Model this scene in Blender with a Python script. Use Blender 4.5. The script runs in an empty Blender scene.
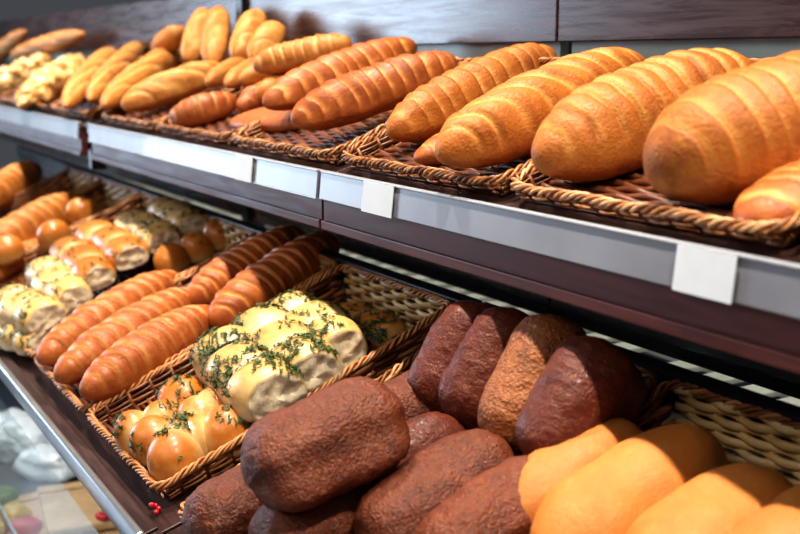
import bpy, math, random
import numpy as np
from mathutils import Vector, Matrix, noise

random.seed(7)
rng = np.random.default_rng(7)
SC = bpy.context.scene
COL = SC.collection

# ------------------------------------------------------------------ camera
F = 1080.0                      # focal length in pixels of an 800 px wide frame
CAMZ = 1.45
R = np.array([[0.50858587, -0.84503498, -0.1650948],
              [0.86101127, 0.49914892, 0.09751891],
              [0.0, -0.19174522, 0.98144474]])   # rows: world axes in (right, forward, up)
cam = bpy.data.cameras.new('camera')
cam_o = bpy.data.objects.new('camera', cam)
COL.objects.link(cam_o)
cam.sensor_width = 36.0
cam.lens = F / 800 * 36
cam.clip_start = 0.02
m = Matrix.Identity(4)
for i in range(3):
    m[i][0] = R[i, 0]; m[i][1] = R[i, 2]; m[i][2] = -R[i, 1]
m[2][3] = CAMZ
cam_o.matrix_world = m
cam.dof.use_dof = True
cam.dof.focus_distance = 1.12
cam.dof.aperture_fstop = 5.6
SC.camera = cam_o

TILT = math.radians(17)
TT = math.tan(TILT)
NRM = np.array([0, -math.sin(TILT), math.cos(TILT)])
LOW = (0.295, CAMZ - 0.4715)    # y, z of a point on the lower display board
UPP = (0.565, CAMZ - 0.141)     # the same for the upper board


def ray(px, py):
    return R @ np.array([px - 400, F, -(py - 267)])


def at(px, py, h, plane):
    """the point seen at (px, py) standing h above a tilted board"""
    r = ray(px, py)
    p0 = np.array([0, plane[0], plane[1]]) + NRM * h
    o = np.array([0, 0, CAMZ])
    return o + r * (NRM @ (p0 - o)) / (NRM @ r)


def at_y(px, py, y):
    r = ray(px, py)
    return np.array([0, 0, CAMZ]) + r * (y / r[1])


def at_z(px, py, z):
    r = ray(px, py)
    return np.array([0, 0, CAMZ]) + r * ((z - CAMZ) / r[2])


def board(plane, x, y, h=0.0):
    p = np.array([x, y, plane[1] + (y - plane[0]) * TT])
    return p + NRM * h


# ------------------------------------------------------------------ tagging
def tag(o, label=None, cat=None, group=None, kind=None):
    if label: o['label'] = label
    if cat: o['category'] = cat
    if group: o['group'] = group
    if kind: o['kind'] = kind
    return o


def empty(name, loc, rot=(0, 0, 0)):
    o = bpy.data.objects.new(name, None)
    o.empty_display_size = 0.03
    COL.objects.link(o)
    o.location = loc
    o.rotation_euler = rot
    return o


# ------------------------------------------------------------------ mesh gathering
class MB:
    def __init__(self):
        self.v = []; self.f = []; self.mi = []; self.tone = []; self.top = []; self.n = 0

    def add(self, v, f, mi=0, tone=0.0, top=0.5):
        v = np.asarray(v, float)
        k = len(v)
        self.v.append(v)
        n0 = self.n
        if isinstance(f, np.ndarray):
            self.f.extend((f + n0).tolist())
            nf = len(f)
        else:
            self.f.extend([[i + n0 for i in q] for q in f]); nf = len(f)
        if np.isscalar(mi): self.mi.extend([mi] * nf)
        else: self.mi.extend(list(mi))
        self.tone.append(np.full(k, tone) if np.isscalar(tone) else np.asarray(tone, float))
        self.top.append(np.full(k, top) if np.isscalar(top) else np.asarray(top, float))
        self.n += k

    def box(self, lo, hi, bev=0.0, mat4=None, mi=0):
        x0, y0, z0 = lo; x1, y1, z1 = hi
        if bev <= 0:
            v = [(x0, y0, z0), (x1, y0, z0), (x1, y1, z0), (x0, y1, z0), (x0, y0, z1), (x1, y0, z1), (x1, y1, z1), (x0, y1, z1)]
            f = [(0, 3, 2, 1), (4, 5, 6, 7), (0, 1, 5, 4), (1, 2, 6, 5), (2, 3, 7, 6), (3, 0, 4, 7)]
        else:
            import bmesh
            bm = bmesh.new()
            bmesh.ops.create_cube(bm, size=1)
            for q in bm.verts:
                q.co = Vector(((x0 + x1) / 2 + q.co.x * (x1 - x0), (y0 + y1) / 2 + q.co.y * (y1 - y0), (z0 + z1) / 2 + q.co.z * (z1 - z0)))
            bmesh.ops.bevel(bm, geom=bm.edges[:], offset=bev, segments=2, profile=0.5, affect='EDGES')
            bm.verts.index_update()
            v = [tuple(q.co) for q in bm.verts]
            f = [[q.index for q in p.verts] for p in bm.faces]
            bm.free()
        v = np.array(v, float)
        if mat4 is not None:
            v = v @ np.array(mat4.to_3x3()).T + np.array(mat4.translation)
        self.add(v, f, mi)

    def tube(self, pts, rad, sides=5, tone=0.0, flat=1.0, closed=False):
        pts = np.asarray(pts, float)
        n = len(pts)
        if closed:
            tg = np.roll(pts, -1, 0) - np.roll(pts, 1, 0)
        else:
            tg = np.gradient(pts, axis=0)
        tg /= np.linalg.norm(tg, axis=1)[:, None] + 1e-12
        ref = np.array([0, 0, 1.0])
        mean = np.abs(tg @ ref).mean()
        if mean > 0.8: ref = np.array([1.0, 0, 0])
        b = np.cross(tg, ref); b /= np.linalg.norm(b, axis=1)[:, None] + 1e-12
        u = np.cross(b, tg)
        rad = np.full(n, rad) if np.isscalar(rad) else np.asarray(rad)
        a = np.arange(sides) * 2 * math.pi / sides
        v = (pts[:, None, :] + rad[:, None, None] * (np.cos(a)[None, :, None] * b[:, None, :] * flat + np.sin(a)[None, :, None] * u[:, None, :]))
        v = v.reshape(-1, 3)
        rows = n if closed else n - 1
        i = np.arange(rows)[:, None]; j = np.arange(sides)[None, :]
        i2 = (i + 1) % n; j2 = (j + 1) % sides
        f = np.stack([i * sides + j, i * sides + j2, i2 * sides + j2, i2 * sides + j], -1).reshape(-1, 4)
        self.add(v, f, 0, tone)
        if not closed:
            k = self.n - len(v)
            self.f.append([k + q for q in range(sides)][::-1]); self.mi.append(0)
            self.f.append([k + (n - 1) * sides + q for q in range(sides)]); self.mi.append(0)

    def mesh(self, name, mats, smooth=True):
        me = bpy.data.meshes.new(name)
        v = np.concatenate(self.v)
        me.from_pydata(v.tolist(), [], self.f)
        if not isinstance(mats, (list, tuple)): mats = [mats]
        for q in mats: me.materials.append(q)
        me.polygons.foreach_set('material_index', np.array(self.mi, dtype=np.int32))
        for nm, arr in (('tone', self.tone), ('rise', self.top)):
            a = me.attributes.new(nm, 'FLOAT', 'POINT')
            a.data.foreach_set('value', np.concatenate(arr).astype(np.float32))
        me.polygons.foreach_set('use_smooth', np.full(len(self.f), smooth))
        me.update()
        return me

    def build(self, name, mats, parent=None, smooth=True, loc=None, rot=None):
        o = bpy.data.objects.new(name, self.mesh(name, mats, smooth))
        COL.objects.link(o)
        if parent: o.parent = parent
        if loc is not None: o.location = loc
        if rot is not None: o.rotation_euler = rot
        return o


# ------------------------------------------------------------------ materials
def new_mat(name):
    mt = bpy.data.materials.new(name)
    mt.use_nodes = True
    nt = mt.node_tree
    bs = nt.nodes['Principled BSDF']
    return mt, nt, bs


def N(nt, t, **kw):
    n = nt.nodes.new(t)
    for k, v in kw.items(): setattr(n, k, v)
    return n


def mixc(nt, fac, a, b, mode='MIX'):
    n = nt.nodes.new('ShaderNodeMix'); n.data_type = 'RGBA'; n.blend_type = mode
    n.clamp_factor = True
    for s, v in ((n.inputs[0], fac), (n.inputs[6], a), (n.inputs[7], b)):
        if hasattr(v, 'is_output'): nt.links.new(v, s)
        elif isinstance(v, (tuple, list)): s.default_value = (*v, 1)
        else: s.default_value = v
    return n.outputs[2]


def mrange(nt, src, a, b, c=0.0, d=1.0, smooth=True):
    n = nt.nodes.new('ShaderNodeMapRange')
    if smooth: n.interpolation_type = 'SMOOTHSTEP'
    nt.links.new(src, n.inputs[0])
    for i, v in enumerate((a, b, c, d)): n.inputs[i + 1].default_value = v
    return n.outputs[0]


def nz(nt, scale, detail=3, rough=0.55, vec=None, dist=0.0):
    n = nt.nodes.new('ShaderNodeTexNoise')
    n.inputs['Scale'].default_value = scale
    n.inputs['Detail'].default_value = detail
    n.inputs['Roughness'].default_value = rough
    n.inputs['Distortion'].default_value = dist
    if vec is not None: nt.links.new(vec, n.inputs['Vector'])
    return n.outputs[0]


def objvec(nt):
    tc = nt.nodes.new('ShaderNodeTexCoord')
    oi = nt.nodes.new('ShaderNodeObjectInfo')
    mu = nt.nodes.new('ShaderNodeVectorMath'); mu.operation = 'SCALE'
    co = nt.nodes.new('ShaderNodeCombineXYZ')
    for i in range(3): nt.links.new(oi.outputs['Random'], co.inputs[i])
    nt.links.new(co.outputs[0], mu.inputs[0]); mu.inputs['Scale'].default_value = 7.3
    ad = nt.nodes.new('ShaderNodeVectorMath')
    nt.links.new(tc.outputs['Object'], ad.inputs[0]); nt.links.new(mu.outputs[0], ad.inputs[1])
    return ad.outputs[0], oi.outputs['Random']


def bump(nt, bs, src, strength, dist):
    b = nt.nodes.new('ShaderNodeBump')
    b.inputs['Strength'].default_value = strength
    b.inputs['Distance'].default_value = dist
    nt.links.new(src, b.inputs['Height'])
    nt.links.new(b.outputs[0], bs.inputs['Normal'])


def bread_mat(name, side, crust, dark, light, rough=0.45, coat=0.0, speck=0.0, speck_col=(0.9, 0.6, 0.25), bmp=0.15, fine=240, big=22, sss=0.0, spec=0.5, grain=0.0):
    mt, nt, bs = new_mat(name)
    vec, rnd = objvec(nt)
    rise = nt.nodes.new('ShaderNodeAttribute'); rise.attribute_name = 'rise'
    tone = nt.nodes.new('ShaderNodeAttribute'); tone.attribute_name = 'tone'
    nb = nz(nt, big, 4, 0.6, vec)
    ad = nt.nodes.new('ShaderNodeMath'); ad.operation = 'MULTIPLY_ADD'
    nt.links.new(nb, ad.inputs[0]); ad.inputs[1].default_value = 0.5
    nt.links.new(rise.outputs['Fac'], ad.inputs[2])
    c = mixc(nt, mrange(nt, ad.outputs[0], 0.35, 1.0), side, crust)
    c = mixc(nt, mrange(nt, nb, 0.48, 0.78, 0, 0.75), c, dark)
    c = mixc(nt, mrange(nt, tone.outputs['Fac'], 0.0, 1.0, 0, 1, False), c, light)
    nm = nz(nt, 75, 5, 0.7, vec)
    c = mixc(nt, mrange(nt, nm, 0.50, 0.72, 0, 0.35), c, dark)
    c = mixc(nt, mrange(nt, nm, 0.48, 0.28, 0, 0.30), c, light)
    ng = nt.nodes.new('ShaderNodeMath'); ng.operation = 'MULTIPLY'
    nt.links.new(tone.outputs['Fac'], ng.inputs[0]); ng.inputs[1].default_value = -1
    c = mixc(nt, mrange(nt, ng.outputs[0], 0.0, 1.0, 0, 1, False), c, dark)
    nf = nz(nt, fine, 2, 0.6, vec)
    if speck > 0:
        c = mixc(nt, mrange(nt, nf, 0.58, 0.75, 0, speck), c, speck_col)
    if grain:
        n1 = nz(nt, 190, 3, 0.7, vec)
        c = mixc(nt, mrange(nt, n1, 0.62, 0.70, 0, grain * .8), c, speck_col)
        n2 = nz(nt, 130, 4, 0.75, vec)
        c = mixc(nt, mrange(nt, n2, 0.40, 0.30, 0, grain * .8), c, (0.02, 0.006, 0.005))
    hs = nt.nodes.new('ShaderNodeHueSaturation')
    nt.links.new(c, hs.inputs['Color'])
    nt.links.new(mrange(nt, rnd, 0, 1, 0.88, 1.12, False), hs.inputs['Value'])
    nt.links.new(hs.outputs[0], bs.inputs['Base Color'])
    nt.links.new(mrange(nt, nb, 0.3, 0.7, rough - 0.08, rough + 0.1), bs.inputs['Roughness'])
    bs.inputs['Coat Weight'].default_value = coat
    bs.inputs['Coat Roughness'].default_value = 0.18
    bs.inputs['Specular IOR Level'].default_value = spec
    if sss:
        bs.inputs['Subsurface Weight'].default_value = sss
        bs.inputs['Subsurface Radius'].default_value = (0.01, 0.005, 0.002)
    mx = nt.nodes.new('ShaderNodeMath'); mx.operation = 'ADD'
    nt.links.new(nf, mx.inputs[0])
    nt.links.new(nz(nt, fine * 0.3, 4, 0.6, vec), mx.inputs[1])
    bump(nt, bs, mx.outputs[0], bmp, 0.004)
    return mt


def plain(name, col, rough=0.5, metal=0.0, var=0.15, scale=20, bmp=0.0, coat=0.0):
    mt, nt, bs = new_mat(name)
    vec, rnd = objvec(nt)
    n = nz(nt, scale, 4, 0.6, vec)
    d = tuple(q * (1 - var) for q in col)
    l = tuple(min(1, q * (1 + var)) for q in col)
    nt.links.new(mixc(nt, mrange(nt, n, 0.3, 0.7), d, l), bs.inputs['Base Color'])
    bs.inputs['Roughness'].default_value = rough
    bs.inputs['Metallic'].default_value = metal
    bs.inputs['Coat Weight'].default_value = coat
    if bmp: bump(nt, bs, nz(nt, scale * 5, 3, 0.6, vec), bmp, 0.002)
    return mt


def wood(name, a, b, rough=0.35, scale=(3, 40, 40), coat=0.2):
    mt, nt, bs = new_mat(name)
    tc = nt.nodes.new('ShaderNodeTexCoord')
    mp = nt.nodes.new('ShaderNodeMapping')
    mp.inputs['Scale'].default_value = scale
    nt.links.new(tc.outputs['Object'], mp.inputs[0])
    n = nz(nt, 3.0, 5, 0.65, mp.outputs[0], 0.6)
    nt.links.new(mixc(nt, mrange(nt, n, 0.35, 0.68), a, b), bs.inputs['Base Color'])
    nt.links.new(mrange(nt, n, 0.3, 0.7, rough - 0.06, rough + 0.08), bs.inputs['Roughness'])
    bs.inputs['Coat Weight'].default_value = coat
    bs.inputs['Coat Roughness'].default_value = 0.25
    bump(nt, bs, n, 0.03, 0.001)
    return mt


def wicker_mat(name, lo, mid, hi):
    mt, nt, bs = new_mat(name)
    tone = nt.nodes.new('ShaderNodeAttribute'); tone.attribute_name = 'tone'
    vec, rnd = objvec(nt)
    n = nz(nt, 60, 4, 0.65, vec)
    ad = nt.nodes.new('ShaderNodeMath'); ad.operation = 'MULTIPLY_ADD'
    nt.links.new(n, ad.inputs[0]); ad.inputs[1].default_value = 0.7
    nt.links.new(tone.outputs['Fac'], ad.inputs[2])
    c = mixc(nt, mrange(nt, ad.outputs[0], 0.25, 0.85), lo, mid)
    c = mixc(nt, mrange(nt, ad.outputs[0], 0.8, 1.3), c, hi)
    nt.links.new(c, bs.inputs['Base Color'])
    bs.inputs['Roughness'].default_value = 0.42
    bump(nt, bs, nz(nt, 350, 3, 0.6, vec), 0.25, 0.001)
    return mt


M = {}
M['baton'] = bread_mat('baton_crust', (0.56, 0.215, 0.045), (0.47, 0.15, 0.025), (0.22, 0.055, 0.014), (0.70, 0.33, 0.085), rough=0.52, coat=0.0, bmp=0.3, fine=330, spec=.38)
M['baton_red'] = bread_mat('baton_crust_reddish', (0.50, 0.15, 0.035), (0.40, 0.105, 0.022), (0.19, 0.04, 0.014), (0.72, 0.30, 0.075), rough=0.48, coat=0.03, bmp=0.22, fine=330, spec=.42)
M['pale'] = bread_mat('baton_crust_pale', (0.64, 0.30, 0.08), (0.56, 0.22, 0.045), (0.34, 0.10, 0.02), (0.78, 0.46, 0.16), rough=0.52, coat=0.0, bmp=0.25, fine=330, spec=.38)
M['wheat'] = bread_mat('wheat_crust', (0.55, 0.225, 0.052), (0.50, 0.175, 0.034), (0.42, 0.13, 0.024), (0.68, 0.34, 0.10), rough=0.62, speck=0.6, speck_col=(0.38, 0.12, 0.025), bmp=0.25, fine=420, big=14)
M['rye'] = bread_mat('rye_crust', (0.20, 0.050, 0.017), (0.155, 0.035, 0.013), (0.035, 0.009, 0.007), (0.26, 0.08, 0.022), rough=0.44, speck=0.75, speck_col=(0.36, 0.12, 0.03), bmp=0.7, fine=420, big=42, spec=.5, grain=1.0)
M['rye_purple'] = bread_mat('rye_crust_plum', (0.175, 0.045, 0.018), (0.12, 0.026, 0.014), (0.032, 0.009, 0.009), (0.22, 0.07, 0.03), rough=0.42, coat=0.08, speck=0.6, speck_col=(0.30, 0.095, 0.03), bmp=0.38, fine=420, big=36, spec=.3, grain=.8)
M['rye_tan'] = bread_mat('rye_crust_tan', (0.30, 0.105, 0.028), (0.24, 0.075, 0.02), (0.06, 0.018, 0.010), (0.36, 0.15, 0.05), rough=0.45, coat=0.08, speck=0.6, speck_col=(0.48, 0.20, 0.05), bmp=0.8, fine=300, big=44, spec=.4, grain=.8)
M['bun'] = bread_mat('bun_crust', (0.64, 0.29, 0.07), (0.55, 0.18, 0.024), (0.42, 0.11, 0.015), (0.80, 0.56, 0.24), rough=0.38, coat=0.2, bmp=0.06, fine=220, big=30)
M['bun_pale'] = bread_mat('bun_crust_pale', (0.74, 0.58, 0.32), (0.70, 0.44, 0.15), (0.55, 0.21, 0.035), (0.78, 0.67, 0.46), rough=0.42, coat=0.12, bmp=0.08, fine=220, big=34)
M['crumb'] = plain('white_crumb', (0.74, 0.62, 0.44), 0.85, var=0.18, scale=120, bmp=0.6)
M['cheese'] = bread_mat('cheese_crust', (0.86, 0.60, 0.28), (0.84, 0.50, 0.16), (0.62, 0.18, 0.03), (0.92, 0.80, 0.55), rough=0.4, coat=0.2, bmp=0.4, fine=90, big=60)
M['dill'] = plain('dill_green', (0.05, 0.085, 0.014), 0.55, var=0.5, scale=300)
M['wicker'] = wicker_mat('wicker_red_brown', (0.13, 0.036, 0.012), (0.46, 0.19, 0.06), (0.74, 0.44, 0.22))
M['wicker_pale'] = wicker_mat('wicker_straw', (0.30, 0.15, 0.05), (0.60, 0.40, 0.17), (0.78, 0.62, 0.36))
M['wicker_dark'] = wicker_mat('wicker_shade', (0.12, 0.04, 0.014), (0.34, 0.14, 0.04), (0.55, 0.28, 0.10))
M['wood'] = wood('dark_brown_board', (0.030, 0.012, 0.010), (0.060, 0.024, 0.019), 0.38)
M['wood_red'] = wood('red_brown_board', (0.075, 0.016, 0.013), (0.12, 0.028, 0.021), 0.5, coat=0.05)
M['panel'] = wood('wall_panel_brown', (0.035, 0.018, 0.018), (0.060, 0.030, 0.028), 0.27, scale=(2, 30, 30), coat=0.2)
M['panel_dark'] = wood('wall_panel_dark', (0.010, 0.007, 0.008), (0.02, 0.013, 0.013), 0.28, coat=0.3)
M['strip'] = plain('plastic_strip', (0.24, 0.245, 0.285), 0.36, var=0.12, scale=8, coat=0.15)
M['strip_lip'] = plain('plastic_lip', (0.38, 0.40, 0.44), 0.35, var=0.05, scale=8, coat=0.1)
M['paper'] = plain('white_paper', (0.70, 0.74, 0.79), 0.6, var=0.04, scale=20)
M['silver'] = plain('brushed_aluminium', (0.62, 0.65, 0.70), 0.3, metal=0.9, var=0.06, scale=40)
M['black'] = plain('black_metal', (0.012, 0.013, 0.016), 0.35, var=0.2, scale=15)
M['slat'] = plain('pale_slats', (0.66, 0.67, 0.58), 0.5, var=0.25, scale=12)
M['teal'] = plain('pale_teal_plate', (0.36, 0.43, 0.42), 0.35, var=0.1, scale=10)
M['kraft'] = plain('kraft_paper', (0.55, 0.33, 0.15), 0.7, var=0.12, scale=25, bmp=0.2)
M['film'] = plain('white_plastic_film', (0.80, 0.80, 0.78), 0.3, var=0.06, scale=15, coat=0.3)
M['red'] = plain('red_paint', (0.50, 0.015, 0.03), 0.4, var=0.1)
M['yellow'] = plain('yellow_wrap', (0.62, 0.36, 0.03), 0.4, var=0.2, scale=40)
M['green'] = plain('green_wrap', (0.09, 0.19, 0.03), 0.4, var=0.3, scale=40)
M['slate'] = plain('dark_blue_grey_laminate', (0.05, 0.065, 0.075), 0.35, var=0.15, scale=8)
M['floor'] = plain('floor_tile', (0.24, 0.23, 0.22), 0.3, var=0.12, scale=3)
M['wall'] = plain('green_grey_wall', (0.052, 0.07, 0.066), 0.6, var=0.12, scale=1.5)
M['wall_pale'] = plain('pale_column_paint', (0.34, 0.40, 0.38), 0.6, var=0.1, scale=2)
M['glass'], nt, bs = new_mat('case_glass')
tr = nt.nodes.new('ShaderNodeBsdfTransparent'); tr.inputs[0].default_value = (0.86, 0.93, 0.93, 1)
gs_ = nt.nodes.new('ShaderNodeBsdfGlossy'); gs_.inputs['Roughness'].default_value = 0.05
fr_ = nt.nodes.new('ShaderNodeFresnel'); fr_.inputs[0].default_value = 1.45
nt.links.new(mrange(nt, nz(nt, 4, 2), 0.3, 0.7, 0.03, 0.09), gs_.inputs['Roughness'])
ms_ = nt.nodes.new('ShaderNodeMixShader')
nt.links.new(fr_.outputs[0], ms_.inputs[0]); nt.links.new(tr.outputs[0], ms_.inputs[1]); nt.links.new(gs_.outputs[0], ms_.inputs[2])
nt.links.new(ms_.outputs[0], nt.nodes['Material Output'].inputs['Surface'])
nt.nodes.remove(bs)


# ------------------------------------------------------------------ bread shapes
def fbm(p, s, o=3):
    return noise.fractal(Vector(p) * s, 0.8, 2.1, o)


def loaf_mesh(name, L, W, H, mat, p=2.6, q=2.0, sq=2.2, zc=0.45, cuts=0, skew=0.35, depth=0.08, style='pillow',
              lump=0.03, rough=0.0, bend=0.0, taper=0.0, pan=0.0, sqb=None, nu=170, nv=48, seed=0, span=0.94, cutfac=1.0, sag=0.0):
    """A loaf with its axis on local x, bottom down. Cuts run across the top."""
    t = np.sin(np.linspace(-math.pi / 2, math.pi / 2, nu + 1))
    t = 0.45 * t + 0.55 * np.linspace(-1, 1, nu + 1)
    phi = np.arange(nv) * 2 * math.pi / nv
    Tm, Pm = np.meshgrid(t, phi, indexing='ij')
    r = np.clip(1 - np.abs(Tm) ** p, 0, 1) ** (1 / q)
    r = r * (1 - taper * Tm)
    c, s = np.cos(Pm), np.sin(Pm)
    cs = np.sign(c) * np.abs(c) ** (2 / sq); sn = np.sign(s) * np.abs(s) ** (2 / sq)
    lowflat = np.where(s < 0, np.sign(s) * np.abs(s) ** (2 / (sqb or max(sq, 3.2))), sn)
    if sqb:
        cs = np.where(s < 0, np.sign(c) * np.abs(c) ** (2 / sqb), cs)
    y = W / 2 * cs
    z = np.where(s >= 0, (1 - zc) * H * sn, zc * H * lowflat)
    wtop = np.clip((s + 0.25) / 0.6, 0, 1); wtop = wtop * wtop * (3 - 2 * wtop)
    tone = np.zeros_like(y); dis = np.zeros_like(y)
    if cuts:
        k = Tm / span * cuts / 2 + skew * c + 0.16 * np.sin(Tm * 5.3 + seed) + 0.10 * np.sin(Tm * 11.7 + seed * 2.3 + c) + 0.06 * np.sin(7 * c + seed + 3 * Tm)
        fr = k - np.floor(k)
        inside = np.clip((span - np.abs(Tm)) / 0.10, 0, 1)
        w = wtop * inside * (0.85 + 0.25 * np.sin(np.floor(k) * 2.1 + seed))
        if style == 'pillow':
            d = np.abs(np.sin(math.pi * (fr ** 0.8))) ** 0.5 - 1
            dis += depth * d * w
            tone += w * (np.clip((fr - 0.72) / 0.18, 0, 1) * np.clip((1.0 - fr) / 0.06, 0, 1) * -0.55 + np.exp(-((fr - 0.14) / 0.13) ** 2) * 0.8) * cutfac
        elif style == 'step':       # overlapping flaps, sharp on one side
            d = -(1 - np.clip(fr / 0.9, 0, 1)) ** 1.3 * np.clip((1 - fr) / 0.10, 0, 1) - np.clip((fr - 0.90) / 0.10, 0, 1)
            dis += depth * d * w
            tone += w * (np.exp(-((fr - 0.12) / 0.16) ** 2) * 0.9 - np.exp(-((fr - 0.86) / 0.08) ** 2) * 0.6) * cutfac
        elif style == 'slash':      # slim open slits
            g = np.exp(-((fr - 0.5) / 0.13) ** 2)
            dis -= depth * g * w
            dis += depth * 0.5 * np.exp(-((fr - 0.75) / 0.1) ** 2) * w
            tone += w * (g * 0.9 - np.exp(-((fr - 0.78) / 0.07) ** 2) * 0.45) * cutfac
    if style == 'split':            # a long lengthwise split
        g = np.exp(-((c - 0.15 - 0.1 * np.sin(Tm * 5)) / 0.10) ** 2) * (s > 0) * np.clip((0.85 - np.abs(Tm)) / 0.2, 0, 1)
        dis -= depth * g; tone += 0.5 * g
    X = Tm * L / 2
    Y = y * r * (1 + dis); Z = z * r * (1 + dis * 1.15)
    if pan > 0:                     # the dome spills a little over the straight pan sides
        k = np.clip((z / H + 0.02) / 0.07, 0, 1); k2 = np.clip((0.36 - z / H) / 0.15, 0, 1)
        Y = Y * (1 + pan * k * (0.4 + 0.6 * k2)); X = X * (1 + 0.5 * pan * k)
        tone -= 0.7 * np.exp(-((z / H + 0.04) / 0.035) ** 2)
    Y = Y + bend * (1 - Tm ** 2) * L
    Z = Z - sag * (Tm ** 2) * H
    V = np.stack([X, Y, Z], -1).reshape(-1, 3)
    if lump or rough:
        off = Vector((seed * 3.7 + 1, seed * 1.3, seed * 5.1))
        rad = V.copy(); rad[:, 0] = 0.35 * V[:, 0] * np.abs(V[:, 0] / (L / 2)) ** 3
        ln = np.linalg.norm(rad, axis=1)[:, None] + 1e-6
        rad /= ln
        a = np.empty(len(V))
        for i, pnt in enumerate(V):
            pv = Vector(pnt) + off
            a[i] = lump * H * noise.noise(pv * (2.2 / H)) + (rough * (noise.fractal(pv * 95, 0.7, 2.2, 4) + 0.6 * noise.noise(pv * 30)) if rough else 0)
        V = V + rad * a[:, None]
    i = np.arange(nu)[:, None]; j = np.arange(nv)[None, :]
    f = np.stack([i * nv + j, i * nv + (j + 1) % nv, (i + 1) * nv + (j + 1) % nv, (i + 1) * nv + j], -1).reshape(-1, 4)
    mb = MB()
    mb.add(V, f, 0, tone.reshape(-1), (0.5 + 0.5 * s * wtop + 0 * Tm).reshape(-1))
    me = mb.mesh(name, mat)
    return me


def frame(A, B, nrm, roll=0.0):
    A = Vector(A); B = Vector(B)
    x = (B - A).normalized()
    z = Vector(nrm); z = (z - x * z.dot(x)).normalized()
    z = Matrix.Rotation(roll, 3, x) @ z
    y = z.cross(x)
    mm = Matrix.Identity(4)
    for i in range(3):
        mm[i][0] = x[i]; mm[i][1] = y[i]; mm[i][2] = z[i]; mm[i][3] = (A[i] + B[i]) / 2
    return mm, (B - A).length


LOAF_LEN = {}


def loaf(name, label, group, a, b, plane, W, H, mat, roll=0.0, cat='bread', **kw):
    if plane is None:
        A, B = np.array(a), np.array(b)
        mm, L = frame(A, B, (0, -1, 0.2), math.radians(roll))
    else:
        A = at(a[0], a[1], a[2], plane); B = at(b[0], b[1], b[2], plane)
        mm, L = frame(A, B, NRM, math.radians(roll))
    kw.setdefault('seed', len(LOAF_LEN))
    me = loaf_mesh(name, L, W, H, M[mat], **kw)
    o = bpy.data.objects.new(name, me)
    COL.objects.link(o)
    o.matrix_world = mm
    tag(o, label, cat, group)
    LOAF_LEN[o.name] = (round(L, 3), [round(v, 3) for v in A], [round(v, 3) for v in B])
    return o


def scatter_dill(o, ups, dill, seed, patch):
    rs = random.Random(seed)
    db = MB()
    good = []
    for q, n_ in ups:
        v = noise.noise(Vector((q[0] * 30 + seed * 2.1, q[1] * 30, seed * 1.7)))
        if v > 0.12 - patch * 0.6: good.append((q, n_))
    if not good: good = ups
    for k in range(dill):
        q, n_ = rs.choice(good)
        n_ = Vector(n_)
        t1 = n_.orthogonal().normalized(); t2 = n_.cross(t1)
        base = Vector(q) + n_ * 0.0012 + t1 * rs.uniform(-.003, .003) + t2 * rs.uniform(-.003, .003)
        for w in range(rs.randint(3, 5)):
            a = rs.uniform(0, 6.28)
            d = t1 * math.cos(a) + t2 * math.sin(a)
            e = n_.cross(d)
            l = rs.uniform(.003, .0075); wd = rs.uniform(.0005, .0010)
            up = n_ * rs.uniform(.0, .0028)
            db.add([base - e * wd, base + d * l * .5 - e * wd * 1.3 + up * .8, base + d * l + up, base + d * l * .5 + e * wd * 1.3 + up * .8, base + e * wd], [(0, 1, 2, 3, 4)])
    tag(db.build('dill_sprinkle', M['dill'], o), kind='stuff')


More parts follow.
